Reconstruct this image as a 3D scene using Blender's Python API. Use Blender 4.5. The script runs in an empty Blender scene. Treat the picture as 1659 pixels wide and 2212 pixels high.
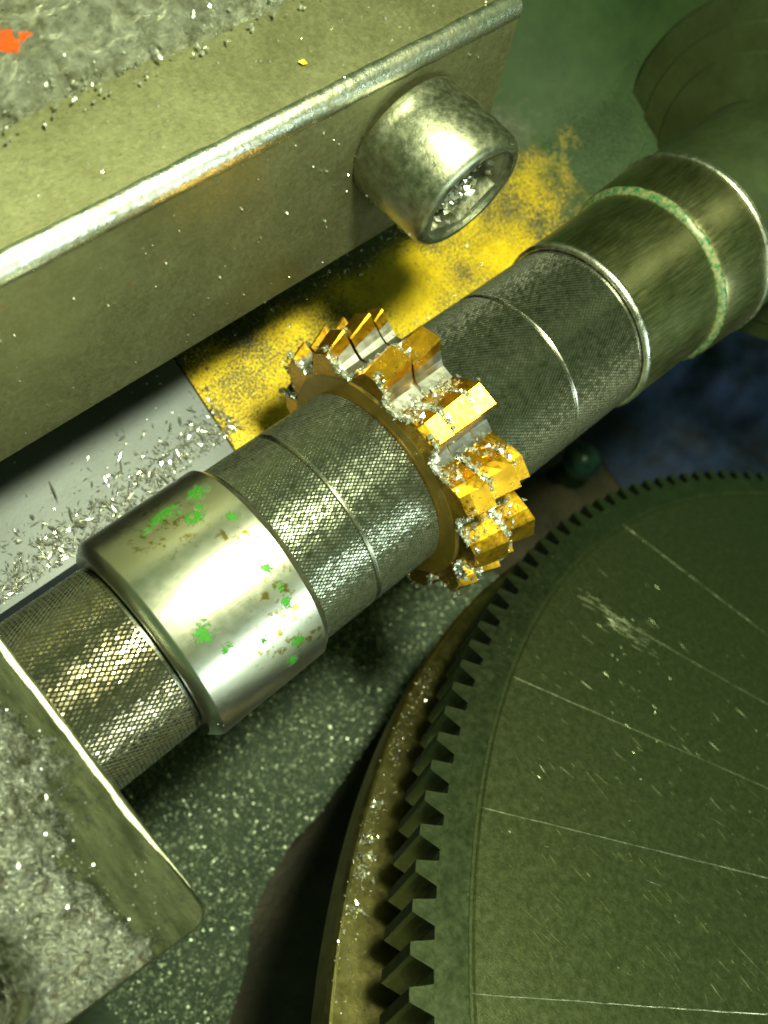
import bpy, math, random
import numpy as np
from mathutils import Matrix, Vector, noise as mnoise

random.seed(7); rng = np.random.default_rng(11)
MM = 0.001; ZOFF = 170.0            # everything below is written in mm; the floor of the pit is world z = 0
scene = bpy.context.scene
C = scene.collection
def P(x, y, z): return Vector((x*MM, y*MM, (z+ZOFF)*MM))

# ------------------------------------------------------------------ camera
AX = np.array([[0.73263394, 0.55693305, -0.39124556], [-0.60517367, 0.79609348, 0.0], [0.31146804, 0.23677152, 0.92028632]])
cam = bpy.data.cameras.new('camera'); camo = bpy.data.objects.new('camera', cam); C.objects.link(camo)
m = Matrix([list(AX[i]) for i in range(3)]).to_4x4(); m.translation = P(0.0, -7.44, 185.73)
camo.matrix_world = m
cam.sensor_fit = 'VERTICAL'; cam.sensor_height = 24.0; cam.sensor_width = 18.0
cam.lens = 24.0*2050.0/2212.0
cam.clip_start = 0.01; cam.clip_end = 20
cam.dof.use_dof = True; cam.dof.focus_distance = 0.183; cam.dof.aperture_fstop = 12.5
scene.camera = camo
# ------------------------------------------------------------------ light
world = bpy.data.worlds.new('World'); scene.world = world; world.use_nodes = True
bg = world.node_tree.nodes['Background']; bg.inputs[0].default_value = (0.42, 0.88, 0.30, 1); bg.inputs[1].default_value = 0.15
def area(name, loc, target, size, power, col, sy=None):
    l = bpy.data.lights.new(name, 'AREA'); l.energy = power; l.color = col; l.size = size*MM
    if sy: l.shape = 'RECTANGLE'; l.size_y = sy*MM
    o = bpy.data.objects.new(name, l); C.objects.link(o); o.location = P(*loc)
    o.rotation_euler = (P(*target)-P(*loc)).to_track_quat('-Z', 'Y').to_euler(); return o
area('work_lamp', (80, 18, 262), (70, 0, 0), 34, 1.5, (0.93, 1.0, 0.60))
area('shop_lamp', (130, -500, 240), (90, 0, 0), 420, 1.35, (0.84, 1.0, 0.86), 90)
scene.view_settings.view_transform = 'Standard'; scene.view_settings.look = 'None'
scene.view_settings.exposure = 0.25; scene.view_settings.gamma = 1.0; scene.view_settings.use_curve_mapping = False

scene.cycles.filter_width = 1.8
# ------------------------------------------------------------------ material helpers
class NM:
    def __init__(s, name):
        s.m = bpy.data.materials.new(name); s.m.use_nodes = True; s.t = s.m.node_tree; s.n = s.t.nodes
        s.b = s.n['Principled BSDF']
        tc = s.n.new('ShaderNodeTexCoord'); mp = s.n.new('ShaderNodeMapping'); mp.inputs['Scale'].default_value = (1000,)*3
        s.t.links.new(tc.outputs['Object'], mp.inputs[0]); s.co = mp.outputs[0]
    def link(s, a, b): s.t.links.new(a, b)
    def put(s, sock, v):
        if hasattr(v, 'links'): s.link(v, sock)
        elif isinstance(v, (tuple, list)) and len(v) == 3 and sock.type == 'RGBA': sock.default_value = (*v, 1)
        else: sock.default_value = v
    def stretch(s, sc, rot=(0, 0, 0)):
        mp = s.n.new('ShaderNodeMapping'); mp.inputs['Scale'].default_value = sc; mp.inputs['Rotation'].default_value = rot
        s.link(s.co, mp.inputs[0]); return mp.outputs[0]
    def noise(s, scale, detail=4, rough=.6, co=None, dist=0):
        n = s.n.new('ShaderNodeTexNoise'); n.inputs['Scale'].default_value = scale; n.inputs['Detail'].default_value = detail
        n.inputs['Roughness'].default_value = rough; n.inputs['Distortion'].default_value = dist; s.link(co or s.co, n.inputs['Vector']); return n.outputs[0]
    def voro(s, scale, co=None, feat='F1'):
        n = s.n.new('ShaderNodeTexVoronoi'); n.feature = feat; n.inputs['Scale'].default_value = scale; s.link(co or s.co, n.inputs['Vector']); return n.outputs[0]
    def ramp(s, f, lo, hi, a=0.0, b=1.0):
        n = s.n.new('ShaderNodeMapRange'); n.inputs[1].default_value = lo; n.inputs[2].default_value = hi; n.inputs[3].default_value = a; n.inputs[4].default_value = b
        s.link(f, n.inputs[0]); return n.outputs[0]
    def math(s, op, a, b=0.0):
        n = s.n.new('ShaderNodeMath'); n.operation = op; s.put(n.inputs[0], a); s.put(n.inputs[1], b); return n.outputs[0]
    def mix(s, f, a, b):
        n = s.n.new('ShaderNodeMix'); n.data_type = 'RGBA'; s.put(n.inputs[0], f); s.put(n.inputs[6], a); s.put(n.inputs[7], b); return n.outputs[2]
    def bump(s, h, strength=.5, dist=.2):
        n = s.n.new('ShaderNodeBump'); n.inputs['Strength'].default_value = strength; n.inputs['Distance'].default_value = dist*MM
        s.link(h, n.inputs['Height'])
        prev = s.b.inputs['Normal'].links
        if prev: s.link(prev[0].from_socket, n.inputs['Normal'])
        s.link(n.outputs[0], s.b.inputs['Normal'])
    def patches(s, pts):
        acc = None
        for (x, y, z, r) in pts:
            n = s.n.new('ShaderNodeVectorMath'); n.operation = 'DISTANCE'; s.link(s.co, n.inputs[0]); n.inputs[1].default_value = (x, y, z)
            v = s.ramp(n.outputs['Value'], r, 0.0)
            acc = v if acc is None else s.math('MAXIMUM', acc, v)
        return acc
    def out(s, col, rough, metal, spec=None):
        s.put(s.b.inputs['Base Color'], col); s.put(s.b.inputs['Roughness'], rough); s.put(s.b.inputs['Metallic'], metal)
        if spec is not None: s.b.inputs['Specular IOR Level'].default_value = spec
        return s.m
M = {}
def steel(name, col, dark, rough, nscale=.15, grain=None, bump=.25, metal=1.0, speck=None):
    k = NM(name); n = k.noise(nscale, 6, .65)
    c = k.mix(k.ramp(n, .38, .66), dark, col)
    if speck:
        sp = k.ramp(k.noise(1.3, 3, .6), .66, .72); c = k.mix(k.math('MULTIPLY', sp, .8), c, speck)
    co = k.stretch(grain) if grain else None
    g = k.noise(1.0 if grain else 2.5, 4, .7, co)
    k.bump(g, bump, .12)
    r = k.ramp(k.noise(.5, 5, .7, co), .3, .7, rough-.09, rough+.10)
    M[name] = k.out(c, r, metal); return k
steel('polished_steel', (.52, .52, .46), (.40, .40, .34), .27, .2, (.25, 2.5, 2.5), .10)
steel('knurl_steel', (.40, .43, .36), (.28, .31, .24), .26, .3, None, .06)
steel('knurl_steel_brown', (.52, .47, .35), (.30, .25, .15), .22, .3, None, .06)
k = NM('groove_grime'); M['groove_grime'] = k.out(k.mix(k.noise(.5), (.028, .034, .02), (.05, .055, .035)), .5, .25)
steel('spindle_steel', (.36, .35, .19), (.25, .24, .125), .34, .12, (.3, 3, 3), .18, speck=(.14, .12, .06))
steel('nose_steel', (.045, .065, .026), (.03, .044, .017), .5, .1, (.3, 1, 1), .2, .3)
steel('overarm_steel', (.25, .252, .135), (.185, .185, .092), .50, .08, (.10, 1.6, 1.6), .16, .8, speck=(.17, .13, .06))
steel('edge_steel', (.72, .73, .66), (.5, .5, .43), .33, .5, None, .6)
steel('scratch_steel', (.62, .64, .48), (.25, .27, .16), .38, .3, None, .2)
steel('dull_chip', (.40, .46, .36), (.18, .23, .15), .38, .3, None, .2, .5)
steel('rim_worn', (.42, .43, .33), (.27, .28, .19), .40, .3, (1, .4, 1), .7)
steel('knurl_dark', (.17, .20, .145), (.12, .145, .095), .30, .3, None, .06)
steel('gear_steel', (.14, .165, .08), (.095, .114, .053), .44, 1.1, None, .8, .9, speck=(.08, .07, .04))
steel('rim_steel', (.17, .20, .115), (.12, .145, .08), .42, .12, None, .15)
steel('tooth_steel', (.085, .11, .075), (.05, .07, .045), .40, .3, (3, 3, .4), .15)  # oily milled flanks, with the shade between teeth darkened into the colour
steel('bronze', (.28, .25, .10), (.18, .16, .06), .42, .15, (1, 1, 1), .35, speck=(.10, .085, .03))
steel('screw_steel', (.42, .43, .33), (.30, .31, .22), .38, .3, (1.2, 1.2, 1.2), .5, speck=(.22, .18, .10))
steel('chip', (.80, .81, .74), (.6, .61, .54), .24, .5, None, .1, .85)
steel('gullet_steel', (.36, .36, .33), (.22, .22, .20), .42, .4, (.6, .6, 4), .25)
k = NM('overarm_edge'); f1 = k.ramp(k.math('ADD', k.noise(.5, 6, .75), k.math('MULTIPLY', k.noise(.09, 3), .5)), .58, .80)
k.bump(k.noise(.9, 5, .7), .40, .4); M['overarm_edge'] = k.out(k.mix(f1, (.30, .302, .19), (.78, .80, .72)), k.mix(f1, (.46, .46, .46), (.27, .27, .27)), 1.0)
k = NM('overarm_steel'); c = k.mix(k.ramp(k.noise(.07, 6, .7), .35, .65), (.15, .155, .078), (.215, .222, .12))
c = k.mix(k.ramp(k.noise(1.1, 5, .8), .40, .62), k.mix(.35, c, (.09, .085, .035)), c)
c = k.mix(k.math('MULTIPLY', k.ramp(k.noise(.42, 4, .7), .66, .72), .75), c, (.24, .085, .015))
k.bump(k.noise(1.0, 4, .7, k.stretch((.10, 1.6, 1.6))), .14, .12); k.bump(k.noise(1.4, 5, .8), .30, .25)
M['overarm_steel'] = k.out(c, k.ramp(k.noise(.9, 5, .75), .3, .7, .40, .62), .8)
# titanium-nitride gold
k = NM('gold_coat'); c = k.mix(k.ramp(k.noise(.35, 5, .65), .35, .7), (.40, .21, .015), (.74, .40, .025))
c = k.mix(k.ramp(k.noise(1.4, 4, .6), .62, .72), c, (.25, .20, .10)); k.bump(k.noise(2.0, 4, .7), .25, .1)
M['gold_coat'] = k.out(c, k.ramp(k.noise(.8, 4), .3, .7, .24, .40), 1.0)
k = NM('gold_hub'); c = k.mix(k.ramp(k.noise(.25, 5, .65), .35, .7), (.36, .22, .03), (.50, .31, .05)); k.bump(k.noise(2.5, 4, .7), .2, .1)
M['gold_hub'] = k.out(c, .40, .35)
# bushing with flakes of green paint
k = NM('bushing_steel')
c = k.mix(k.ramp(k.noise(.12, 5, .6), .35, .65), (.60, .59, .50), (.66, .66, .59))
rust = k.math('MULTIPLY', k.ramp(k.noise(.55, 5, .7), .52, .62), k.patches([(44, -8, 20, 9), (46, -14, 14, 9), (45, 4, 21, 8), (36, 14, 16, 11), (40, -14, 17, 8)]))
c = k.mix(k.ramp(rust, .1, .5), c, (.30, .24, .05))
pm = k.patches([(38.8, 16.4, 16, 3.2), (36, 16.5, 16, 2.5), (33.6, 15.9, 17, 2.2), (41, 12.2, 19, 2.8), (44.8, 16.3, 16, 3.2), (46, 8.5, 21, 2.0), (29.3, -5.2, 22, 2.8), (31.3, -9.7, 20, 1.7),
                (45.1, -2.6, 22.3, 1.8), (44.8, -9.7, 20, 1.9), (45, -6.7, 21, 1.6), (43, 13.5, 18, 1.8), (43, -16.5, 15, 2.4), (41, -19, 12, 2.2), (37.5, -12.8, 18.6, 1.4)])
pf = k.ramp(k.math('ADD', k.math('MULTIPLY', pm, .24), k.math('MULTIPLY', k.noise(1.1, 6, .75, None, .8), 1.0)), .62, .65)
pf = k.math('MULTIPLY', pf, k.ramp(pm, .02, .1)); c = k.mix(pf, c, k.mix(k.noise(.6), (.03, .14, .002), (.012, .26, .004)))
k.bump(k.noise(1.0, 4, .7, k.stretch((.3, 2.5, 2.5))), .10, .12); k.bump(pf, .6, .12)
M['bushing_steel'] = k.out(c, k.math('MAXIMUM', k.ramp(k.noise(.5, 5), .3, .7, .28, .33), k.math('MULTIPLY', pf, .5)), k.math('SUBTRACT', 1.0, pf))
# rough iron casting
def cast(name, c1, c2, rust, metal, rough, sp=.6):
    k = NM(name); c = k.mix(k.ramp(k.noise(.25, 6, .7), .35, .65), c1, c2)
    c = k.mix(k.math('MULTIPLY', k.ramp(k.noise(.5, 5, .7), .55, .68), sp), c, rust)
    k.bump(k.voro(.9), .7, .7); k.bump(k.noise(1.6, 6, .75), .95, .9)
    M[name] = k.out(c, k.ramp(k.noise(1.5, 4), .3, .7, rough-.12, rough+.12), metal)
cast('cast_iron', (.20, .205, .165), (.46, .47, .42), (.15, .10, .05), .85, .36)
cast('cast_rough', (.20, .19, .13), (.36, .36, .29), (.22, .09, .03), .8, .42)
steel('filed_edge', (.12, .125, .07), (.07, .075, .04), .55, .2, (1.5, .35, 1.5), .5, speck=(.15, .13, .06))
# rough overarm top with orange paint spots
k = NM('overarm_top'); c = k.mix(k.ramp(k.noise(.3, 6, .7), .35, .65), (.20, .205, .13), (.52, .54, .45))
op = k.ramp(k.math('ADD', k.math('MULTIPLY', k.patches([(54.0, 84.6, 53, 4.6), (53, 88, 53, 3.5), (69, 88.5, 53, 2.4), (57, 84, 53, 2.6)]), .7), k.math('MULTIPLY', k.noise(.8, 4), .6)), .60, .65)
c = k.mix(op, c, (.70, .10, .008)); k.bump(k.noise(.8, 6, .75, k.stretch((.35, 1.2, 1.2), (0, 0, .5))), 1.0, 1.6); k.bump(k.voro(1.3), .5, .3)
M['overarm_top'] = k.out(c, k.ramp(k.noise(1.1, 4), .3, .7, .25, .5), k.math('MULTIPLY', k.math('SUBTRACT', 1.0, op), .85))
# grey painted ledge, yellow worn ledge, green column
k = NM('grey_paint'); c = k.mix(k.ramp(k.noise(.06, 5, .6), .35, .65), (.105, .125, .145), (.155, .175, .205))
c = k.mix(k.ramp(k.noise(.8, 5, .7), .66, .70), c, (.16, .17, .10)); k.bump(k.noise(1.2, 4, .6), .15, .2)
M['grey_paint'] = k.out(c, .42, 0.0, .5)
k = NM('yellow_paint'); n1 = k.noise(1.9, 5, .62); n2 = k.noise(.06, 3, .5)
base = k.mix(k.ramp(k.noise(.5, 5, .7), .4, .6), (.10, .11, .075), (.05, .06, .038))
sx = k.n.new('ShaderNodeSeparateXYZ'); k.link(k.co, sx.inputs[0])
far = k.math('ADD', k.ramp(sx.outputs[0], 120, 215, -.03, .02), k.ramp(sx.outputs[1], -52, -42, 0.0, .28))  # dark base grows along the bar: its shadow and grime, painted into the colour
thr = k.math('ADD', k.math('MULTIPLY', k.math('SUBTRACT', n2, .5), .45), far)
wear_shade = k.ramp(k.math('ADD', n1, thr), .50, .555)
c = k.mix(wear_shade, k.mix(k.ramp(k.noise(.2, 4), .35, .65), (.66, .44, .008), (.84, .60, .015)), base)
gn = k.ramp(k.math('ADD', sx.outputs[0], k.math('MULTIPLY', k.math('SUBTRACT', k.noise(.10, 5, .7), .5), 60.0)), 190, 212)
c = k.mix(gn, c, k.mix(k.ramp(k.noise(.05, 6, .7), .35, .65), (.012, .036, .010), (.030, .062, .019)))
k.bump(k.math('SUBTRACT', 1.0, wear_shade), .6, .25)
M['yellow_paint'] = k.out(c, k.ramp(gn, 0, 1, .42, .65), 0.0, .4)
k = NM('column_paint'); c = k.mix(k.ramp(k.noise(.05, 6, .7), .35, .65), (.022, .055, .016), (.05, .092, .03))
c = k.mix(k.ramp(k.noise(.35, 6, .75), .60, .72), c, (.09, .10, .045)); k.bump(k.noise(.8, 5, .6), .3, .3)
M['column_paint'] = k.out(c, .38, 0.0, .5)
k = NM('green_paint'); M['green_paint'] = k.out(k.mix(k.ramp(k.noise(.8, 5, .7), .4, .6), (.015, .11, .035), (.22, .22, .11)), .4, 0.0)
k = NM('bed_paint'); c = k.mix(k.ramp(k.noise(.08, 6, .7), .35, .65), (.014, .032, .017), (.038, .062, .036)); k.bump(k.noise(.7, 6, .7), .8, .8)
M['bed_paint'] = k.out(c, .45, .1)
k = NM('pit_oil'); c = k.mix(k.ramp(k.noise(.05, 6, .7), .35, .7), (.012, .012, .006), (.06, .045, .022)); k.bump(k.noise(.3, 6, .7), .6, 1.0)
M['pit_oil'] = k.out(c, .5, 0.0)
k = NM('blue_cloth'); c = k.mix(k.ramp(k.noise(.06, 5, .6), .35, .65), (.003, .007, .022), (.012, .03, .10)); k.bump(k.noise(2.0, 3), .4, .3)
M['blue_cloth'] = k.out(c, .8, 0.0)
k = NM('knob'); M['knob'] = k.out(k.mix(k.ramp(k.noise(.15, 3), .4, .6), (.02, .05, .045), (.04, .10, .09)), .3, .3)
k = NM('yellow_fleck'); M['yellow_fleck'] = k.out(k.mix(k.noise(1.0), (.8, .62, .01), (.7, .5, .01)), .5, 0.0)

# ------------------------------------------------------------------ object helpers
def link(o, parent=None):
    C.objects.link(o)
    if parent is not None: o.parent = parent
    return o
def mesh(name, v, f, mats, base=(0, 0, 0), smooth=False, mi=None, auto=None):
    v = (np.asarray(v, float)-np.asarray(base, float))*MM
    me = bpy.data.meshes.new(name); me.from_pydata(v.tolist(), [], [list(map(int, q)) for q in f])
    for q in (mats if isinstance(mats, (list, tuple)) else [mats]): me.materials.append(M[q])
    if mi is not None: me.polygons.foreach_set('material_index', np.asarray(mi, np.int32))
    if smooth: me.polygons.foreach_set('use_smooth', [True]*len(me.polygons))
    me.update()
    if auto is not None:
        try: me.set_sharp_from_angle(angle=math.radians(auto))
        except Exception: pass
    return me
def part(name, v, f, mats, parent, base, **k): return link(bpy.data.objects.new(name, mesh(name, v, f, mats, base, **k)), parent)
def solo(name, v, f, mats, base, label=None, cat=None, group=None, kind=None, **k):
    o = part(name, v, f, mats, None, base, **k); o.location = P(*base); tag(o, label, cat, group, kind); return o
def tag(o, label=None, cat=None, group=None, kind=None):
    if label: o['label'] = label
    if cat: o['category'] = cat
    if group: o['group'] = group
    if kind: o['kind'] = kind
def thing(name, base, label, cat, group=None):
    o = bpy.data.objects.new(name, None); o.empty_display_size = .01; C.objects.link(o); o.location = P(*base); tag(o, label, cat, group); return o
def lathe(prof, seg=128, closed=True, axis='x'):
    """prof: (x, r) ring list; closed joins last ring to the first (a tube)"""
    a = np.arange(seg)*2*math.pi/seg; V = []
    for (x, r) in prof: V.append(np.c_[np.full(seg, x), r*np.sin(a), r*np.cos(a)])
    V = np.concatenate(V); F = []; n = len(prof)
    for i in range(n if closed else n-1):
        j = (i+1) % n
        for s in range(seg):
            t = (s+1) % seg; F.append((i*seg+s, i*seg+t, j*seg+t, j*seg+s))
    if axis == 'z': V = V[:, [1, 2, 0]]
    return V, F
def box(x0, x1, y0, y1, z0, z1):
    v = [(x, y, z) for x in (x0, x1) for y in (y0, y1) for z in (z0, z1)]
    return v, [(0, 1, 3, 2), (4, 6, 7, 5), (0, 4, 5, 1), (2, 3, 7, 6), (0, 2, 6, 4), (1, 5, 7, 3)]
def join(*parts):
    V = []; F = []; o = 0
    for v, f in parts:
        v = np.asarray(v, float); V.append(v); F += [tuple(i+o for i in q) for q in f]; o += len(v)
    return np.concatenate(V), F
def fn(x, y, z=0.0, s=1.0, oct=4): return mnoise.fractal((x*s, y*s, z*s), 0.9, 2.0, oct)

def slivers(pts, nrm, lo, hi, thick=.22, lift=.5, curl=.35):
    """flakes of swarf: bent slivers, 4 triangles each; pts and nrm in mm"""
    n = len(pts); V = []; F = []
    for i in range(n):
        p = Vector(pts[i]); N = Vector(nrm[i]).normalized()
        d = Vector(rng.normal(size=3)); d = (d-N*d.dot(N)*(1-lift)).normalized(); w = d.cross(Vector(rng.normal(size=3))).normalized()
        L = float(rng.uniform(lo, hi))*.5; t = L*thick*2*float(rng.uniform(.6, 1.5)); u = d.cross(w)
        mid = p+u*L*curl*float(rng.uniform(-1, 1)); b = len(V)
        V += [tuple(p-d*L), tuple(mid-w*t), tuple(mid+w*t), tuple(mid+u*t*.7), tuple(p+d*L*float(rng.uniform(.6, 1)))]
        F += [(b, b+1, b+3), (b, b+3, b+2), (b+4, b+3, b+1), (b+4, b+2, b+3), (b, b+2, b+1), (b+4, b+1, b+2)]
    return V, F

# ------------------------------------------------------------------ the setting: pit floor, chip-covered bed, ledges, column
nx = 60
xs = np.linspace(-160, 620, nx); ys = np.linspace(-560, 200, nx)
V = [(x, y, -170+1.2*fn(x, y, 0, .03)) for x in xs for y in ys]
F = [(i*nx+j, (i+1)*nx+j, (i+1)*nx+j+1, i*nx+j+1) for i in range(nx-1) for j in range(nx-1)]
solo('floor', V, F, 'pit_oil', (0, 0, -170), kind='structure', smooth=True)
edge = [(150, -52), (117, -56), (80, -64), (49, -71.4), (39, -72), (24, -76), (12, -83), (6, -90), (-9, -100), (-40, -118), (-120, -130), (-120, 25), (150, 25)]
def prism(poly, z0, z1):
    n = len(poly); v = [(x, y, z0) for x, y in poly]+[(x, y, z1) for x, y in poly]
    return v, [tuple(range(n-1, -1, -1)), tuple(range(n, 2*n))]+[(i, (i+1) % n, n+(i+1) % n, n+i) for i in range(n)]
v, f = prism(edge[::-1], -171, -120)
solo('machine_bed', v, f, 'bed_paint', (0, 0, -171), kind='structure')
def inside(x, y, poly):
    c = False; j = len(poly)-1
    for i in range(len(poly)):
        (xi, yi), (xj, yj) = poly[i], poly[j]
        if (yi > y) != (yj > y) and x < (xj-xi)*(y-yi)/(yj-yi)+xi: c = not c
        j = i
    return c
# ledge behind the arbor: a grey painted half and a yellow one butted against it
v, f = box(-120, 73.3, 26, 210, -160, -39.4)
v = np.array(v, float); v[v[:, 0] > 0, 0] += np.where(v[v[:, 0] > 0, 1] > 100, 14.0, 0)
g = np.linspace(0, 1, 14)
solo('grey_ledge', v, f, 'grey_paint', (-20, 100, -160), kind='structure')
secx = [(73.5, -40)]+[(x, -40) for x in (90, 110, 130, 150, 170, 188)]+[(188+48*math.sin(t_), -40+48*(1-math.cos(t_))) for t_ in np.linspace(.12, math.pi/2, 14)]+[(236, 60), (236, 260)]
V = []
for (x, z) in secx:
    for y in (18, 210): V.append((x+(14 if (x < 80 and y > 100) else 0), y, z))
n = len(secx); F = [(2*i, 2*i+2, 2*i+3, 2*i+1) for i in range(n-1)]
b0 = len(V); V += [(x, y, -160) for (x, z) in ((73.5, 0), (235.9, 0)) for y in (18, 210)]
F += [(0, 1, b0+1, b0), tuple([b0, b0+2]+[2*i for i in range(n-1, -1, -1)])]
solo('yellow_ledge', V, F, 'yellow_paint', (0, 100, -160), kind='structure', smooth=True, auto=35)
v, f = box(236.2, 300, -8, 260, -169, 260)
col = solo('machine_column', v, f, 'column_paint', (260, 80, -169), 'green painted machine column behind the spindle nose', 'machine column')

# ------------------------------------------------------------------ spindle nose on the column
nose = thing('spindle_nose', (236, 0, -52), 'dark stepped spindle nose ring standing on the green column', 'spindle nose')
v, f = lathe([(236, 50), (230, 50), (229, 49), (228.6, 43), (228.0, 42.4), (227.6, 36), (227, 35.4), (226.4, 30), (225.6, 28), (225.6, .5), (236, .5)], 96)
part('nose_ring', v, f, 'nose_steel', nose, (236, 0, -52), smooth=True, auto=25)

# ------------------------------------------------------------------ arbor
arb = thing('milling_arbor', (0, 0, -22), 'olive steel arbor shoulder with a collar running into the spindle nose', 'arbor')
AB = (0, 0, -22)
v, f = lathe([(146.6, 12), (146.6, 20.8), (147.6, 21.9), (173.2, 22.4), (173.4, 12)], 160); part('shoulder', v, f, 'spindle_steel', arb, AB, smooth=True, auto=30)
v, f = lathe([(173.5, 12), (173.5, 22.6), (174.0, 23.6), (175.2, 24.1), (189.6, 24.9), (191, 24.4), (191.2, 12)], 160); part('collar', v, f, 'spindle_steel', arb, AB, smooth=True, auto=30)
v, f = lathe([(146.5, 20.6), (146.65, 21.35), (147.3, 22.05), (148.1, 22.1), (148.3, 21.6)], 160); v = np.array(v); v[:, 1:] *= (1+.006*np.array([fn(p[0]*2, p[1], p[2], .5) for p in v]))[:, None]; part('shoulder_edge', v, f, 'edge_steel', arb, AB, smooth=True)
v, f = lathe([(189.3, 24.75), (189.8, 25.3), (190.8, 25.3), (191.3, 24.5)], 160); part('collar_lip', v, f, 'edge_steel', arb, AB, smooth=True, auto=40)
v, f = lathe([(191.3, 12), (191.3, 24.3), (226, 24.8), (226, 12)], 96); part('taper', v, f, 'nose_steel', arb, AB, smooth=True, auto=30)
v, f = lathe([(172.4, 22.2), (172.7, 22.9), (173.7, 23.6), (174.2, 23.9), (174.3, 22.6)], 160); v = np.array(v)
v[:, 1:] *= (1+.010*np.array([fn(p[0]*2, p[1], p[2], .35) for p in v]))[:, None]
part('paint_ring', v, f, 'green_paint', arb, AB, smooth=True)
v, f = lathe([(-40, 11), (-40, .4), (146.6, .4), (146.6, 11)], 48); part('shaft', v, f, 'polished_steel', arb, AB, smooth=True, auto=30)

def knurl(x0, x1, R, pitch, depth=.22, top=.60, ratio=.62, jit=.06):
    n = int(round(2*math.pi*R/pitch)); pt = 2*math.pi/n; px = pitch/ratio; rows = int(math.ceil((x1-x0)/(px/2)))+1
    V = []; F = []; mi = []
    for j in range(rows):
        xc = x0+j*px/2
        for i in range(n):
            tc = (i+.5*(j % 2))*pt; b = len(V); dv = jit*.7*random.random(); tt = top*random.uniform(.8, 1.2)
            for (s, rr) in ((1.0, R-depth), (tt, R-dv)):
                for (dx, dt) in ((-.5, 0), (0, -.5), (.5, 0), (0, .5)):
                    x = min(max(xc+dx*px*s, x0), x1); t = tc+dt*pt*s; rq = rr-(jit*random.random() if rr > R-.1 else 0); V.append((x, rq*math.sin(t), rq*math.cos(t)))
            F += [(b+4, b+5, b+6, b+7)]+[(b+q, b+(q+1) % 4, b+4+(q+1) % 4, b+4+q) for q in range(4)]; mi += [0, 1, 1, 1, 1]
    return np.array(V), F, mi
def spacer(x0, x1, R, pitch, mat, label, land=(.5, .5), group='knurled arbor spacers', ratio=.62, top=.62, depth=.24):
    B = ((x0+x1)/2, 0, -R); t = thing('arbor_spacer', B, label, 'spacer', group)
    a, b = land
    v, f = lathe([(x0, 12), (x0, R-.55), (x0+.25, R-.18), (x0+a, R-.06), (x0+a+.1, R-depth-.03), (x1-b-.1, R-depth-.03), (x1-b, R-.06), (x1-.25, R-.18), (x1, R-.55), (x1, 12)], 192)
    part('sleeve', v, f, 'polished_steel', t, B, smooth=True, auto=28)
    v, f, mi = knurl(x0+a, x1-b, R, pitch, depth, top, ratio, .015 if x0 > 90 else .05)
    o = part('knurling', v, f, [mat, 'groove_grime'], t, B, mi=mi); o['kind'] = 'stuff'
    return t
spacer(-3, 22.4, 18.7, .98, 'knurl_steel_brown', 'coarse brownish knurled spacer between the rough bracket and smooth bushing', land=(.4, .9), top=.58, depth=.30)
spacer(50.6, 64.4, 20.9, .80, 'knurl_steel', 'short dark knurled spacer touching the smooth bushing', land=(.3, .45))
spacer(64.5, 81.7, 20.9, .80, 'knurl_steel', 'dark knurled spacer clamped against the front of the gold cutter', land=(.55, .5))
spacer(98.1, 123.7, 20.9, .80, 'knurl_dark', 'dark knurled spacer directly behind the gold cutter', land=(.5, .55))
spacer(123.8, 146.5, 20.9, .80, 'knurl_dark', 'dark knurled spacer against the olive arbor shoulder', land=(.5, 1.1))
# smooth bushing
B = (37, 0, -22.5); t = thing('bearing_bushing', B, 'smooth bright steel bushing with green paint flakes between knurled spacers', 'bushing')
v, f = lathe([(22.5, 12), (22.5, 20.6), (22.9, 21.2), (24.3, 22.4), (24.7, 22.55), (49.2, 22.5), (50.2, 21.7), (50.5, 21.0), (50.5, 12)], 192)
mi = [0]*len(f)
part('shell', v, f, 'bushing_steel', t, (0, 0, 0), smooth=True, auto=22).location = (-B[0]*MM, -B[1]*MM, -B[2]*MM)
v, f = slivers([(24.6+.5*random.random(), 22.2*math.sin(a), 22.2*math.cos(a)) for a in (-1.05, -1.1, -1.16)], [(0, -.8, .5)]*3, 2.0, 3.2, .12)
part('burr', v, f, 'chip', t, B)

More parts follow.
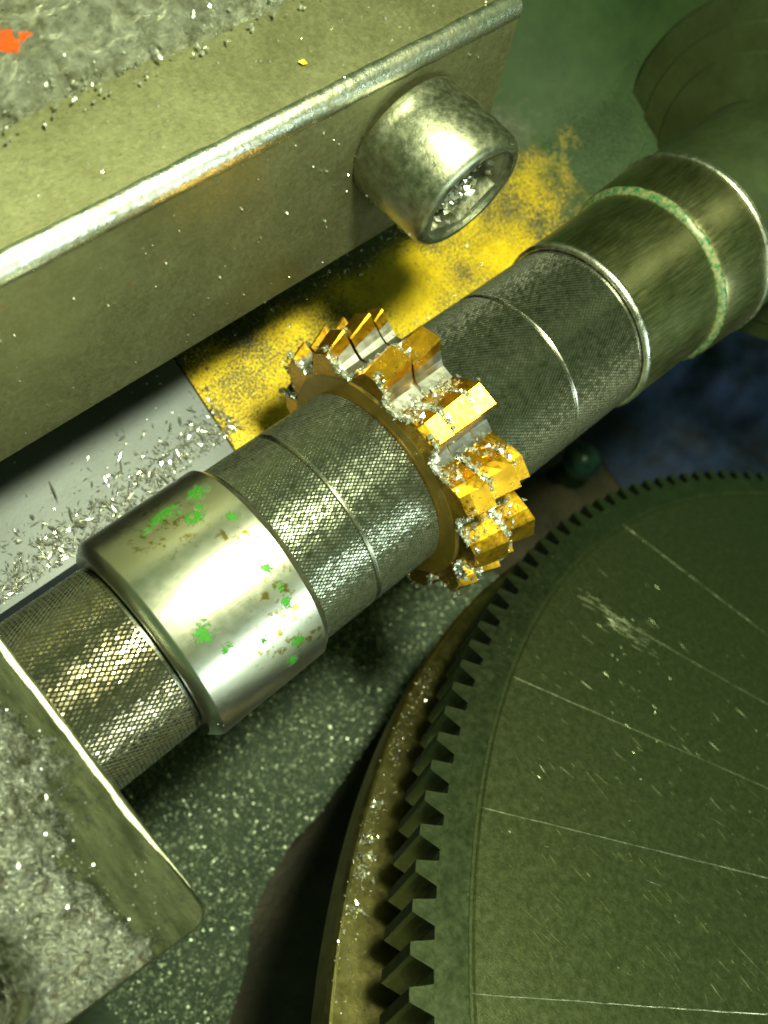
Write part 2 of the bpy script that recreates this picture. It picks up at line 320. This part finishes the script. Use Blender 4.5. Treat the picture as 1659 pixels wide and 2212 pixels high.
# ------------------------------------------------------------------ staggered milling cutter
CB = (90, 0, -31); cut = thing('milling_cutter', CB, 'gold coated staggered tooth milling cutter clogged with silver chips', 'milling cutter')
v, f = lathe([(81.75, 12), (81.75, 24.8), (82.0, 25.3), (82.6, 25.5), (96.6, 25.5), (97.4, 25.2), (97.9, 24.5), (97.9, 12)], 144)
seg = 144; mi = []
for i in range(8): mi += [1 if i in (3, 2) else 0]*seg
part('hub', v, f, ['gold_hub', 'gullet_steel'], cut, CB, smooth=True, auto=25, mi=mi)
NT = 12
def tooth_mesh(name, xa, xb, r0=30.2, r1=32.6, front=False):
    # outline (clockwise degrees, radius): long gold back, land, ground rake, gullet floor
    prof = [(-10.5, 24.2), (-10.5, 25.5), (-7, 27.2), (-3.5, 29.6), (0, 31.6), (9.0, 32.0), (9.6, 31.6), (10.4, 29.2), (11.6, 27.3), (13.2, 26.1), (19.5, 25.55), (19.5, 24.2)]
    nst = 4; V = []; n = len(prof)
    for k_ in range(nst):
        t_ = k_/(nst-1); x = xa+(xb-xa)*t_; rt = r0+(r1-r0)*t_
        for (s, r) in prof:
            a = -math.radians(s); rr = 25.5+(r-25.5)*(rt-25.5)/6.5 if r > 25.5 else r
            if front and k_ == 0 and r > 26: rr = 25.5+(rr-25.5)*.94
            V.append((x, rr*math.sin(a), rr*math.cos(a)))
    F = []; mi = []
    for k_ in range(nst-1):
        for i in range(n-1):
            F.append((k_*n+i, k_*n+i+1, (k_+1)*n+i+1, (k_+1)*n+i)); mi.append(1 if i in (7, 8, 9, 10) else 0)
    F += [tuple(range(n-1, -1, -1)), tuple(range((nst-1)*n, nst*n))]; mi += [0, 0]
    return mesh(name, V, F, ['gold_coat', 'gullet_steel'], (0, 0, 0), mi=mi)
ROWS = [[(81.8, 87.3), (88.1, 94.2), (94.7, 97.4)], [(81.8, 86.2), (86.9, 92.6), (93.2, 97.4)], [(82.2, 89.6), (90.4, 97.4)]]
ROWM = [[tooth_mesh('tooth', a_, b_, 30.3 if b_-a_ > 4 else 30.6, 32.6 if b_-a_ > 5 else 31.9, a_ < 83) for (a_, b_) in row] for row in ROWS]
T0 = -28.0
for i in range(NT):
    for me in ROWM[i % 3]:
        o = link(bpy.data.objects.new('tooth', me), cut)
        o.matrix_local = Matrix.Translation(Vector((-CB[0]*MM, 0, -CB[2]*MM))) @ Matrix.Rotation(math.radians(-(T0+30*i)), 4, 'X')
# swarf welded onto the cutter
pts = []; nr = []
for i in range(NT):
    th = T0+30*i
    for (xm, xsd, smu, ssd, n) in ((82.2, .5, 13, 3, 85), (82.4, .6, -9, 3, 40), (ROWS[i % 3][1][0], .6, -4, 4, 70), (85, 1.8, -7, 2.5, 30), (93, 2.4, -7, 3, 40), (ROWS[i % 3][1][0], .7, 4, 3, 14), (ROWS[i % 3][-1][0], .7, -4, 4, 35)):
        if i % 3 == 1: n = int(n*1.5)
        for q in range(n):
            s = random.gauss(smu, ssd); x = max(81.9, random.gauss(xm, xsd)); tw = 0
            sp = s
            r = np.interp(sp, [-14, -10, -7, -3.5, 0, 8.8, 10, 13, 19], [25.6, 25.8, 27, 29.1, 30.8, 31.2, 29, 26.2, 25.7])+random.uniform(-.05, .3)
            a = math.radians(th-(s+tw)); pts.append((x, r*math.sin(a), r*math.cos(a))); nr.append((-.3, math.sin(a), math.cos(a)))
v, f = slivers(pts, nr, .5, 1.5, .5, 1.0, .6)
solo('cutter_swarf', v, f, 'chip', (90, 0, -30), 'silver crumbs of swarf packed in the gullets of the gold cutter', 'metal chips', kind='stuff')

# ------------------------------------------------------------------ overarm block with its screw
OB = (0, 120, -160); ov = thing('overarm_block', OB, 'large worn olive steel bar with a bright edge running beside the arbor', 'machine block')
X0, X1 = -140, 145.9
def strip(sec, xs, jit=0.0, mats=None):
    """extrude a (y, z) polyline along X; jit roughens it"""
    n = len(sec); V = []
    for x in xs:
        for (y, z) in sec:
            j = jit*fn(x, y, z, .18, 5); V.append((x, y+j, z+j*.7))
    F = [(i*n+k, (i+1)*n+k, (i+1)*n+k+1, i*n+k+1) for i in range(len(xs)-1) for k in range(n-1)]
    return V, F
# solid body: lower front face, flat, far side
sec = [(42.6, 5.5), (43.4, 3.6), (200, 3.6), (200, 46), (74.6, 46), (74.6, 49.4), (56.6, 49.4), (53.95, 47.2)]
n = len(sec); V = [(x, y, z) for x in (X0, X1) for (y, z) in sec]
F = [(i, (i+1) % n, n+(i+1) % n, n+i) for i in range(n)]+[tuple(range(n-1, -1, -1)), tuple(range(n, 2*n))]
part('bar', V, F, 'overarm_steel', ov, OB)
v, f = strip([(53.75, 45.9), (53.5, 46.1), (53.65, 47.2), (54.05, 48.2), (54.8, 49.0), (55.9, 49.45), (57.0, 49.52), (57.3, 49.3)], np.linspace(X0, X1, 900), .10)
part('worn_edge', v, f, 'overarm_edge', ov, OB, smooth=True)
# rough raised top behind
xs = np.linspace(X0, X1-1, 200); ysn = np.linspace(0, 1, 60); V = []
for x in xs:
    for q in ysn:
        y = 71.5+q*80; h = 47.2+min(1, q*22)*4.2+ (1.5*fn(x*.7, y, 0, .16, 5)+.8*fn(x, y, 3, .6, 3))*min(1, q*8+.15)
        V.append((x, y+.8*fn(x, 5, 1, .10, 3), h))
n = len(ysn); F = [(i*n+j, (i+1)*n+j, (i+1)*n+j+1, i*n+j+1) for i in range(len(xs)-1) for j in range(n-1)]
o = part('rough_top', V, F, 'overarm_top', ov, (0, 0, 0), smooth=True); o.location = (-OB[0]*MM, -OB[1]*MM, -OB[2]*MM)
v, f = box(-130, 140, 120, 198, -160, 3.6); part('support_web', v, f, 'column_paint', ov, OB)
# socket screw: built along its own axis (local x), then turned
SN = np.array([.08, -.985, .15]); SE = np.array([119.7, 31.4, 34.4]); HL = 17.5
sc = thing('socket_screw', tuple(SE-SN*HL), 'large worn socket head screw standing out of the steel bar', 'screw')
ex = SN/np.linalg.norm(SN); ey = np.array([1.0, 0, 0]); ez = np.cross(ex, ey)
def sframe(v): v = np.asarray(v, float)*np.array([1, .95, .95]); return v[:, [0]]*ex+v[:, [1]]*ey+v[:, [2]]*ez+(SE-SN*HL)
SB = tuple(SE-SN*HL); seg = 96
v, f = lathe([(-1.0, 2), (-1.0, 14.2), (.4, 14.6), (1.2, 14.2), (3, 14.5), (HL-1.7, 14.3), (HL-.7, 13.7), (HL, 12.7), (HL-.05, 11.6)], seg, closed=False)
v = sframe(v+np.array([[.08*fn(p[0], p[1], p[2], .25), .09*fn(p[0]+9, p[1], p[2], .3), .09*fn(p[0], p[1]+7, p[2], .3)] for p in v]))
part('head', v, f, 'screw_steel', sc, SB, smooth=True, auto=50)
ring = []; a = np.arange(seg)*2*math.pi/seg
hexr = 10.6*math.cos(math.pi/6)/np.cos((a+.2) % (math.pi/3)-math.pi/6)
rows = [(HL-.04, np.full(seg, 11.7)), (HL-.9, np.full(seg, 11.2)), (HL-1.2, hexr), (HL-7.5, hexr*.98), (HL-8, hexr*.3)]
V = np.concatenate([np.c_[np.full(seg, x), r*np.sin(a), r*np.cos(a)] for x, r in rows])
F = [(i*seg+s, i*seg+(s+1) % seg, (i+1)*seg+(s+1) % seg, (i+1)*seg+s) for i in range(len(rows)-1) for s in range(seg)]
part('hex_socket', sframe(V), F, 'screw_steel', sc, SB, auto=30)
lp = [(HL-7.4+abs(random.gauss(0, 2.4)), random.gauss(-2, 4), random.gauss(-1.5, 4)) for _ in range(700)]
lp = [q for q in lp if math.hypot(q[1], q[2]) < 8.6]
v, f = slivers(sframe(lp), [SN]*len(lp), .7, 2.0, .5, .8)
o = part('packed_chips', v, f, 'chip', sc, SB); o['kind'] = 'stuff'
pp = []; nn = []
for _ in range(110):
    a_ = random.gauss(3.3, .5); x_ = random.uniform(1, HL-2); q = np.array([[x_, 14.7*math.sin(a_), 14.7*math.cos(a_)]])
    pp.append(sframe(q)[0]); nn.append((0, math.cos(a_)*.3, .9))
v, f = slivers(pp, nn, .3, .95, .5, .8); o = part('clinging_swarf', v, f, 'chip', sc, SB); o['kind'] = 'stuff'

# ------------------------------------------------------------------ rough bracket carrying the arbor end
BB = (-40, -5, -119); br = thing('arbor_bracket', BB, 'rough cast iron bracket with a filed edge holding the arbor end', 'bracket')
xr, yb, RC = 3.3, -41.8, 3.0
def outline(off, nA=14):
    """bracket plan, inset by off: edge along y at xr, rounded corner, edge along -x"""
    r = max(RC-off, .6); cx, cy = xr-off-r, yb+off+r; pts = [(xr-off, y) for y in np.linspace(34-off, cy, 40)]
    pts += [(cx+r*math.cos(t_), cy+r*math.sin(t_)) for t_ in np.linspace(0, -math.pi/2, nA)[1:]]
    pts += [(x, yb+off+(cx-x)*.10) for x in np.linspace(cx, -95, 36)[1:]]
    return pts
prof = [(0, -119), (0, 19), (0.05, 24.0), (.25, 24.7), (.62, 25.02)]
V = []; n = len(outline(0))
for (off, z) in prof:
    for (x, y) in outline(off): V.append((x, y, z))
F = [(i*n+k_, i*n+k_+1, (i+1)*n+k_+1, (i+1)*n+k_) for i in range(len(prof)-1) for k_ in range(n-1)]
V = np.array(V)
part('casting_side', V, F, 'filed_edge', br, BB, smooth=True, auto=40)
# top: heightfield, filed near the edge, pitted inside, with a raised boss ring
def outline_fine(off):
    r = max(RC-off, .3); cx, cy = xr-off-r, yb+off+r; pts = [(xr-off, y) for y in np.linspace(34-off, cy, 150)]
    pts += [(cx+r*math.cos(t_), cy+r*math.sin(t_)) for t_ in np.linspace(0, -math.pi/2, 14)[1:]]
    return pts+[(x, yb+off+(cx-x)*.10) for x in np.linspace(cx, -70, 130)[1:]]
def edge_dist(x, y):
    cx, cy = xr-RC, yb+RC
    if x > cx and y < cy: return RC-math.hypot(x-cx, y-cy)
    return min(xr-x, y-(yb+(max(cx-x, 0))*.10))
V = []; F = []; offs = list(np.arange(.6, 38, .5)); rough = []
for off in offs:
    for (x, y) in outline_fine(off):
        w = min(1, max(0, ((xr-x)-(3.5+max(0, 6-y)*.13)-4.5*fn(x, y, 4, .09, 4))/7))*min(1, .35+off/4); rb = math.hypot(x+31, y+27); rg = math.exp(-((rb-8.8)/3.0)**2)
        boss = math.exp(-((rb-9.0)/1.9)**2)*3.2-(3.5 if rb < 6.0 else 0)
        h = 25.0+w*(1-min(1, rg*1.1))*(-.5+.9*fn(x, y, 0, .22, 5)+1.0*fn(x, y, 9, .55, 3))+boss; rough.append(w*(1-.8*rg)); V.append((x, y, h))
n = len(outline_fine(1.0))
F = [(i*n+j, i*n+j+1, (i+1)*n+j+1, (i+1)*n+j) for i in range(len(offs)-1) for j in range(n-1)]
k = NM('bracket_top'); at_ = k.n.new('ShaderNodeAttribute'); at_.attribute_name = 'roughcast'; fac = at_.outputs['Fac']
fac = k.ramp(k.math('ADD', fac, k.math('MULTIPLY', k.math('SUBTRACT', k.noise(.5, 5, .7), .5), 1.6)), .2, .8)
c1 = k.mix(k.ramp(k.noise(.25, 5, .6, k.stretch((1.5, .3, 1))), .35, .65), (.03, .037, .018), (.095, .104, .058))
c2 = k.mix(k.ramp(k.noise(.25, 6, .7), .35, .65), (.24, .25, .20), (.62, .64, .57)); c2 = k.mix(k.math('MULTIPLY', k.ramp(k.noise(.45, 5, .7), .56, .68), .6), c2, (.17, .11, .05))
hh = k.math('MULTIPLY', fac, k.math('ADD', k.math('MULTIPLY', k.voro(1.15), 1.5), k.noise(1.2, 6, .75))); k.bump(hh, 1.0, 1.3); k.bump(k.noise(1.6, 5, .75, k.stretch((1.5, .5, 1))), .7, .4)
M['bracket_top'] = k.out(k.mix(fac, c1, c2), k.mix(fac, (.60, .60, .60), (.30, .30, .30)), .9)
o = part('casting_top', V, F, 'bracket_top', br, BB, smooth=True)
att = o.data.attributes.new('roughcast', 'FLOAT', 'POINT'); att.data.foreach_set('value', rough)
# worn bright rim on the arbor side
V = []; ysr = np.linspace(34, -36, 260)
for y in ysr:
    j = .25*fn(3, y, 0, .35, 4); wd = 1.35*min(1, max(.15, (y+37)/16))*(1+.25*fn(1, y, 7, .12, 3))
    for (u, z) in ((1.0, 25.10), (.5, 25.14), (.12, 24.9), (-.08, 23.2)): V.append((xr-u*wd+.08, y, z+j*.12))
n = 4; F = [(i*n+q, (i+1)*n+q, (i+1)*n+q+1, i*n+q+1) for i in range(len(ysr)-1) for q in range(n-1)]
part('worn_rim', V, F, 'rim_worn', br, BB, smooth=True)

# ------------------------------------------------------------------ gear wheel and the plate behind it
GC = np.array([168.42, -282.28, 11.48]); GN = np.array([math.tan(math.radians(28)), math.tan(math.radians(20)), 1.0]); GN /= np.linalg.norm(GN)
GU = np.cross([0, 1, 0], GN); GU /= np.linalg.norm(GU); GV = np.cross(GN, GU)
R4 = Matrix([[GU[i], GV[i], GN[i]] for i in range(3)]).to_4x4()
def gthing(name, depth, label, cat):
    o = bpy.data.objects.new(name, None); o.empty_display_size = .01; C.objects.link(o)
    mm_ = R4.copy(); c = GC-GN*depth; mm_.translation = P(*c); o.matrix_world = mm_; tag(o, label, cat); return o
gear = gthing('gear_wheel', 0, 'large dark steel gear wheel with scribed lines and cut spur teeth', 'gear')
def gpart(name, v, f, mats, parent, **k): return part(name, v, f, mats, parent, (0, 0, 0), **k)
v, f = lathe([(-.35, 40), (-.35, 239.3), (-.9, 239.7), (-.9, 240.4), (-.2, 240.7)], 512, closed=False, axis='z'); f = [q[::-1] for q in f]
gpart('face', v, f, 'gear_steel', gear, smooth=True, auto=20)
v, f = lathe([(-.2, 240.7), (0, 241.0), (0, 247.9), (-13, 247.9), (-13, 40)], 512, closed=False, axis='z'); f = [q[::-1] for q in f]
gpart('rim', v, f, 'rim_steel', gear, smooth=True, auto=20)
NG = 194; pr = 2*math.pi*247.9/NG
prof = [(247.6, -pr*.36), (248.6, -pr*.31), (250.4, -pr*.24), (251.8, -pr*.19), (252.7, -pr*.15), (252.7, pr*.15), (251.8, pr*.19), (250.4, pr*.24), (248.6, pr*.31), (247.6, pr*.36)]
n = len(prof); V = [(r, w, z) for z in (-.02, -13.0) for (r, w) in prof]
F = [tuple(range(n)), tuple(range(2*n-1, n-1, -1))]+[(i+1, i, n+i, n+i+1) for i in range(n-1)]
tm = mesh('tooth', V, F, ['tooth_steel', 'rim_steel'], mi=[1, 0]+[0]*(n-1))
A0 = math.radians(119.58)
for i in range(NG):
    a_ = A0+2*math.pi*i/NG
    o = link(bpy.data.objects.new('tooth', tm), gear); o.matrix_local = Matrix.Rotation(a_, 4, 'Z')
def ridge(p, q, w, h, z=-.35, nseg=14, jit=.12):
    p, q = np.array(p, float), np.array(q, float); d = (q-p)/np.linalg.norm(q-p); s = np.array([-d[1], d[0]]); V = []; L = np.linalg.norm(q-p)
    for i in range(nseg+1):
        t_ = i/nseg; c = p+(q-p)*t_+s*jit*fn(L*t_, p[0], 0, .15); ww = w*(.6+.8*abs(fn(L*t_, q[1], 2, .2)))*(1 if 0 < i < nseg else .2)
        V += [(*(c-s*ww), z-.01), (*c, z+h), (*(c+s*ww), z-.01)]
    F = [(i*3+k_, i*3+3+k_, i*3+4+k_, i*3+1+k_) for i in range(nseg) for k_ in range(2)]
    return V, [q_[::-1] for q_ in F]
def ext(a, b, s): a, b = np.array(a), np.array(b); return a, a+(b-a)*s
for (a_, b_) in (((-47.7, 234.5), (-18, 166.6)), ((-87.5, 223.4), (-47.3, 162.6)), ((-2.3, 233.9), (13.5, 173.6)), ((-123, 206.4), (-79.5, 153.1)), ((45.8, 236.5), (45.3, 180.6))):
    p_, q_ = ext(a_, b_, 1.35); v, f = ridge(p_, q_, .15, .07, nseg=70); gpart('scribed_line', v, f, 'scratch_steel', gear)
parts = []
for _ in range(420):
    r_ = random.uniform(150, 236); an = random.triangular(math.radians(78), math.radians(132), math.radians(118)); p_ = np.array([r_*math.cos(an), r_*math.sin(an)])
    dr = math.radians(random.gauss(-103, 7) if random.random() < .8 else random.uniform(0, 180)); L = random.choice([.5, .8, 1.2, 2.0, 4.0]) if random.random() < .97 else 11
    parts.append(ridge(p_, p_+L*np.array([math.cos(dr), math.sin(dr)]), (.03+.025*random.random()), .05, nseg=3, jit=.05))
for _ in range(70):
    p_ = np.array([random.gauss(-1, 2.6), random.gauss(222, 5)]); dr = math.radians(random.gauss(-74, 4)); L = random.uniform(1, 5)
    parts.append(ridge(p_, p_+L*np.array([math.cos(dr), math.sin(dr)]), .05+.05*random.random(), .05, nseg=3, jit=.05))
v, f = join(*parts); o = gpart('scratches', v, f, 'scratch_steel', gear); o['kind'] = 'stuff'
v, f = lathe([(-13.2, 30), (-13.2, 236), (-27.8, 236), (-27.8, 30)], 256, axis='z'); f = [q[::-1] for q in f]; gpart('hub_boss', v, f, 'bed_paint', gear, smooth=True, auto=30)
bp = gthing('backing_plate', 28, 'round bronze coloured backing plate behind the gear teeth', 'plate')
v, f = lathe([(0, 30), (0, 256.3), (-.3, 256.9), (-1.4, 257.7), (-9, 257.7), (-9, 30)], 512, axis='z'); f = [q[::-1] for q in f]; gpart('disc', v, f, 'bronze', bp, smooth=True, auto=25)
v, f = lathe([(-9.1, 5), (-9.1, 28), (-110, 28), (-110, 5)], 64, axis='z'); f = [q[::-1] for q in f]; gpart('mandrel', v, f, 'rim_steel', bp, smooth=True, auto=30)
# chips stuck on the plate rim and the gear face
pts = []; nr = []
for _ in range(420):
    an = math.radians(random.uniform(97, 126)); r_ = min(257.2, random.gauss(254.6, 1.5)); p_ = GC-GN*27.8+GU*r_*math.cos(an)+GV*r_*math.sin(an); pts.append(p_); nr.append(GN)
v, f = slivers(pts, nr, .25, .8, .4, .5)
an0 = [math.radians(x) for x in (113.5, 112.3, 111.2, 115.2, 113.0, 109.0, 123.5)]; pts = []; nr = []
for a0 in an0:
    for _ in range(16):
        an = a0+random.gauss(0, .004); r_ = random.gauss(254.4, 1.1); pts.append(GC-GN*27.6+GU*r_*math.cos(an)+GV*r_*math.sin(an)); nr.append(GN)
v2, f2 = slivers(pts, nr, 1.0, 3.2, .13, .5)
v, f = join((v, f), (v2, f2))
solo('plate_swarf', v, f, 'chip', (40, -110, -60), 'bright curls of swarf stuck to the bronze backing plate', 'metal chips', kind='stuff')
pts = []; nr = []
for _ in range(110):
    an = math.radians(random.uniform(78, 130)); r_ = random.uniform(150, 250) if random.random() < .55 else random.gauss(243, 4); r_ = min(r_, 247)
    pts.append(GC+GN*.05+GU*r_*math.cos(an)+GV*r_*math.sin(an)-GN*(.35 if r_ < 240.6 else 0)); nr.append(GN)
v, f = slivers(pts, nr, .12, .36, .45, .5)
solo('gear_swarf', v, f, 'dull_chip', (100, -60, -40), 'fine metal dust scattered over the dark gear face', 'metal chips', kind='stuff')

# ------------------------------------------------------------------ odds and ends beyond the arbor
kb = thing('lever_knob', (226, -40, -169), 'small round blue-green lever knob in the dark behind the gear', 'knob')
v, f = lathe([(-169, .5), (-169, 4), (-156, 3.4), (-154, 5.2)], 32, closed=False, axis='z'); v = np.array(v)+np.array([226, -40, 0]); part('stem', v, f, 'nose_steel', kb, (226, -40, -169), smooth=True)
v, f = lathe([(-154.5+8.5*(1-math.cos(t_)), max(.05, 8.0*math.sin(t_))) for t_ in np.linspace(.05, math.pi-.02, 14)], 32, closed=False, axis='z'); v = np.array(v)+np.array([226, -40, 0]); part('ball', v, f, 'knob', kb, (226, -40, -169), smooth=True)
nx = 70; V = []
for i in range(nx):
    for j in range(nx):
        x = 250+i*3.2; y = -150+j*2.6; e_ = min(i, nx-1-i, j, nx-1-j)/8
        V.append((x, y, -169+min(1, e_)*(14+10*fn(x, y, 0, .025, 4)+4*fn(x, y, 5, .08, 3))))
F = [(i*nx+j, (i+1)*nx+j, (i+1)*nx+j+1, i*nx+j+1) for i in range(nx-1) for j in range(nx-1)]
F = F if False else F
solo('blue_rag', V, F, 'blue_cloth', (360, -60, -169), 'crumpled dark blue rag lying under the arbor collar', 'rag', smooth=True)

# ------------------------------------------------------------------ swarf
# needle chips on the grey ledge: single chips, sharing four meshes
protos = []
for q in range(5):
    L = (5.2, 4.0, 3.0, 6.4, 3.6)[q]; w = (.22, .34, .28, .20, .5)[q]; b = (.5, .9, .3, 1.2, .4)[q]
    V = []; ns = 5
    for i in range(ns):
        t_ = i/(ns-1); x = (t_-.5)*L; ww = w*(1-abs(2*t_-1)**1.6)+.03; z = b*(t_*(1-t_))*1.2; tw = (t_-.5)*1.2
        V += [(x, -ww*math.cos(tw), z-ww*math.sin(tw)), (x, 0, z+ww*.5), (x, ww*math.cos(tw), z+ww*math.sin(tw))]
    F = []
    for i in range(ns-1):
        a_ = i*3; F += [(a_, a_+3, a_+4, a_+1), (a_+1, a_+4, a_+5, a_+2), (a_+2, a_+5, a_+3, a_)]
    F += [(0, 1, 2), ((ns-1)*3+2, (ns-1)*3+1, (ns-1)*3)]
    protos.append(mesh('metal_chip', V, F, 'chip'))
def ledge_pt():
    # chips gather along the arbor side of the ledge
    x = random.uniform(4, 78); y = 27.5+abs(random.gauss(0, 5.2)) + max(0, (x-20))*.06; return x, y
SHAPE = ('thin silver needle chip', 'stubby silver chip', 'short curved silver chip', 'long bowed silver needle chip', 'broad flat silver chip')
for q in range(185):
    x, y = ledge_pt(); qi = random.randrange(5)
    o = link(bpy.data.objects.new('metal_chip', protos[qi])); z = -39.2 if x < 73 else -39.8
    o.location = P(x, y, z+random.uniform(.0, .9)); o.rotation_euler = (random.gauss(0, .6), random.gauss(0, .45), random.uniform(0, 6.28)); s = random.uniform(.55, 1.15); o.scale = (s, s, s)
    where = 'on the worn yellow paint of the ledge' if x > 73.4 else 'on the grey ledge beside the finely knurled spacers' if x > 50 else 'on the grey ledge beside the smooth bushing' if x > 22.4 else 'on the grey ledge beside the coarse knurled spacer'
    tag(o, SHAPE[qi]+' '+where, 'metal chip', 'needle chips on the ledge')
def scatter_rect(n, x0, x1, y0, y1, z, test=None):
    p = []
    while len(p) < n:
        x, y = random.uniform(x0, x1), random.uniform(y0, y1)
        if test is None or test(x, y): p.append((x, y, z))
    return p
pts = [(*ledge_pt(), -39.2+.5*random.random()) for _ in range(1300)]+scatter_rect(160, 0, 72, 30, 70, -39.3)+scatter_rect(800, 76, 150, 45, 80, -39.8)+scatter_rect(420, 78, 215, 20, 60, -39.9)
v, f = slivers(pts, [(0, 0, 1)]*len(pts), .5, 2.2, .12, .6)
solo('ledge_swarf', v, f, 'chip', (60, 40, -40), 'fine silver swarf spread over the grey and yellow ledge', 'metal chips', kind='stuff')
pts = scatter_rect(26000, -30, 150, -118, 20, -119.8, lambda x, y: inside(x, y, edge))
v, f = slivers(pts, [(0, 0, 1)]*len(pts), .45, 1.7, .35, .8)
pts = scatter_rect(500, -30, 150, -118, 20, -119.6, lambda x, y: inside(x, y, edge)); v2, f2 = slivers(pts, [(0, 0, 1)]*len(pts), 1.0, 2.2, .35, .7)
v, f = join((v, f), (v2, f2))
solo('bed_swarf', v, f, 'dull_chip', (50, -40, -120), 'carpet of metal chips on the dark green machine bed', 'metal chips', kind='stuff')
# swarf on the overarm and bracket
pts = []; nr = []
for _ in range(130):
    x = random.uniform(-10, 140); y = random.uniform(56, 71); pts.append((x, y, 49.5)); nr.append((0, 0, 1))
for _ in range(110):
    x = random.uniform(-10, 140); t_ = random.random(); pts.append((x, 42.6+11.4*t_-.1, 5.5+42.7*t_)); nr.append((0, -.968, .25))
for _ in range(230):
    x = random.uniform(20, 120); y = 70.5+abs(random.gauss(0, 4.5)); pts.append((x, y, 50.6+min(1.3, (y-71)*.6))); nr.append((0, 0, 1))
v, f = slivers(pts[:240], nr[:240], .2, .7, .5, .7); v2, f2 = slivers(pts[240:], nr[240:], .35, 1.1, .5, .9); v, f = join((v, f), (v2, f2))
solo('overarm_swarf', v, f, 'chip', (60, 60, 50), 'bright specks of swarf sprinkled on the worn steel bar', 'metal chips', kind='stuff')
pts = []; nr = []
for _ in range(2600):
    x = random.uniform(-45, 2); y = random.uniform(-40, 20); d = edge_dist(x, y)
    if d < 3 or (d < 9 and random.random() < .75): continue
    rb = math.hypot(x+31, y+27)
    if rb < 11.5: continue
    pts.append((x, y, 25.2)); nr.append((0, 0, 1))
v, f = slivers(pts, nr, .2, .7, .5, .8)
solo('bracket_swarf', v, f, 'chip', (-20, -10, 25), 'glinting metal dust on the rough cast bracket', 'metal chips', kind='stuff')
v, f = slivers([(96.3, 62.3, 49.9)], [(0, 0, 1)], 1.0, 1.1, .8, .5)
solo('yellow_fleck', v, f, 'yellow_fleck', (96.3, 62.3, 49.9), 'tiny yellow paint fleck lying on the worn steel bar', 'paint fleck')
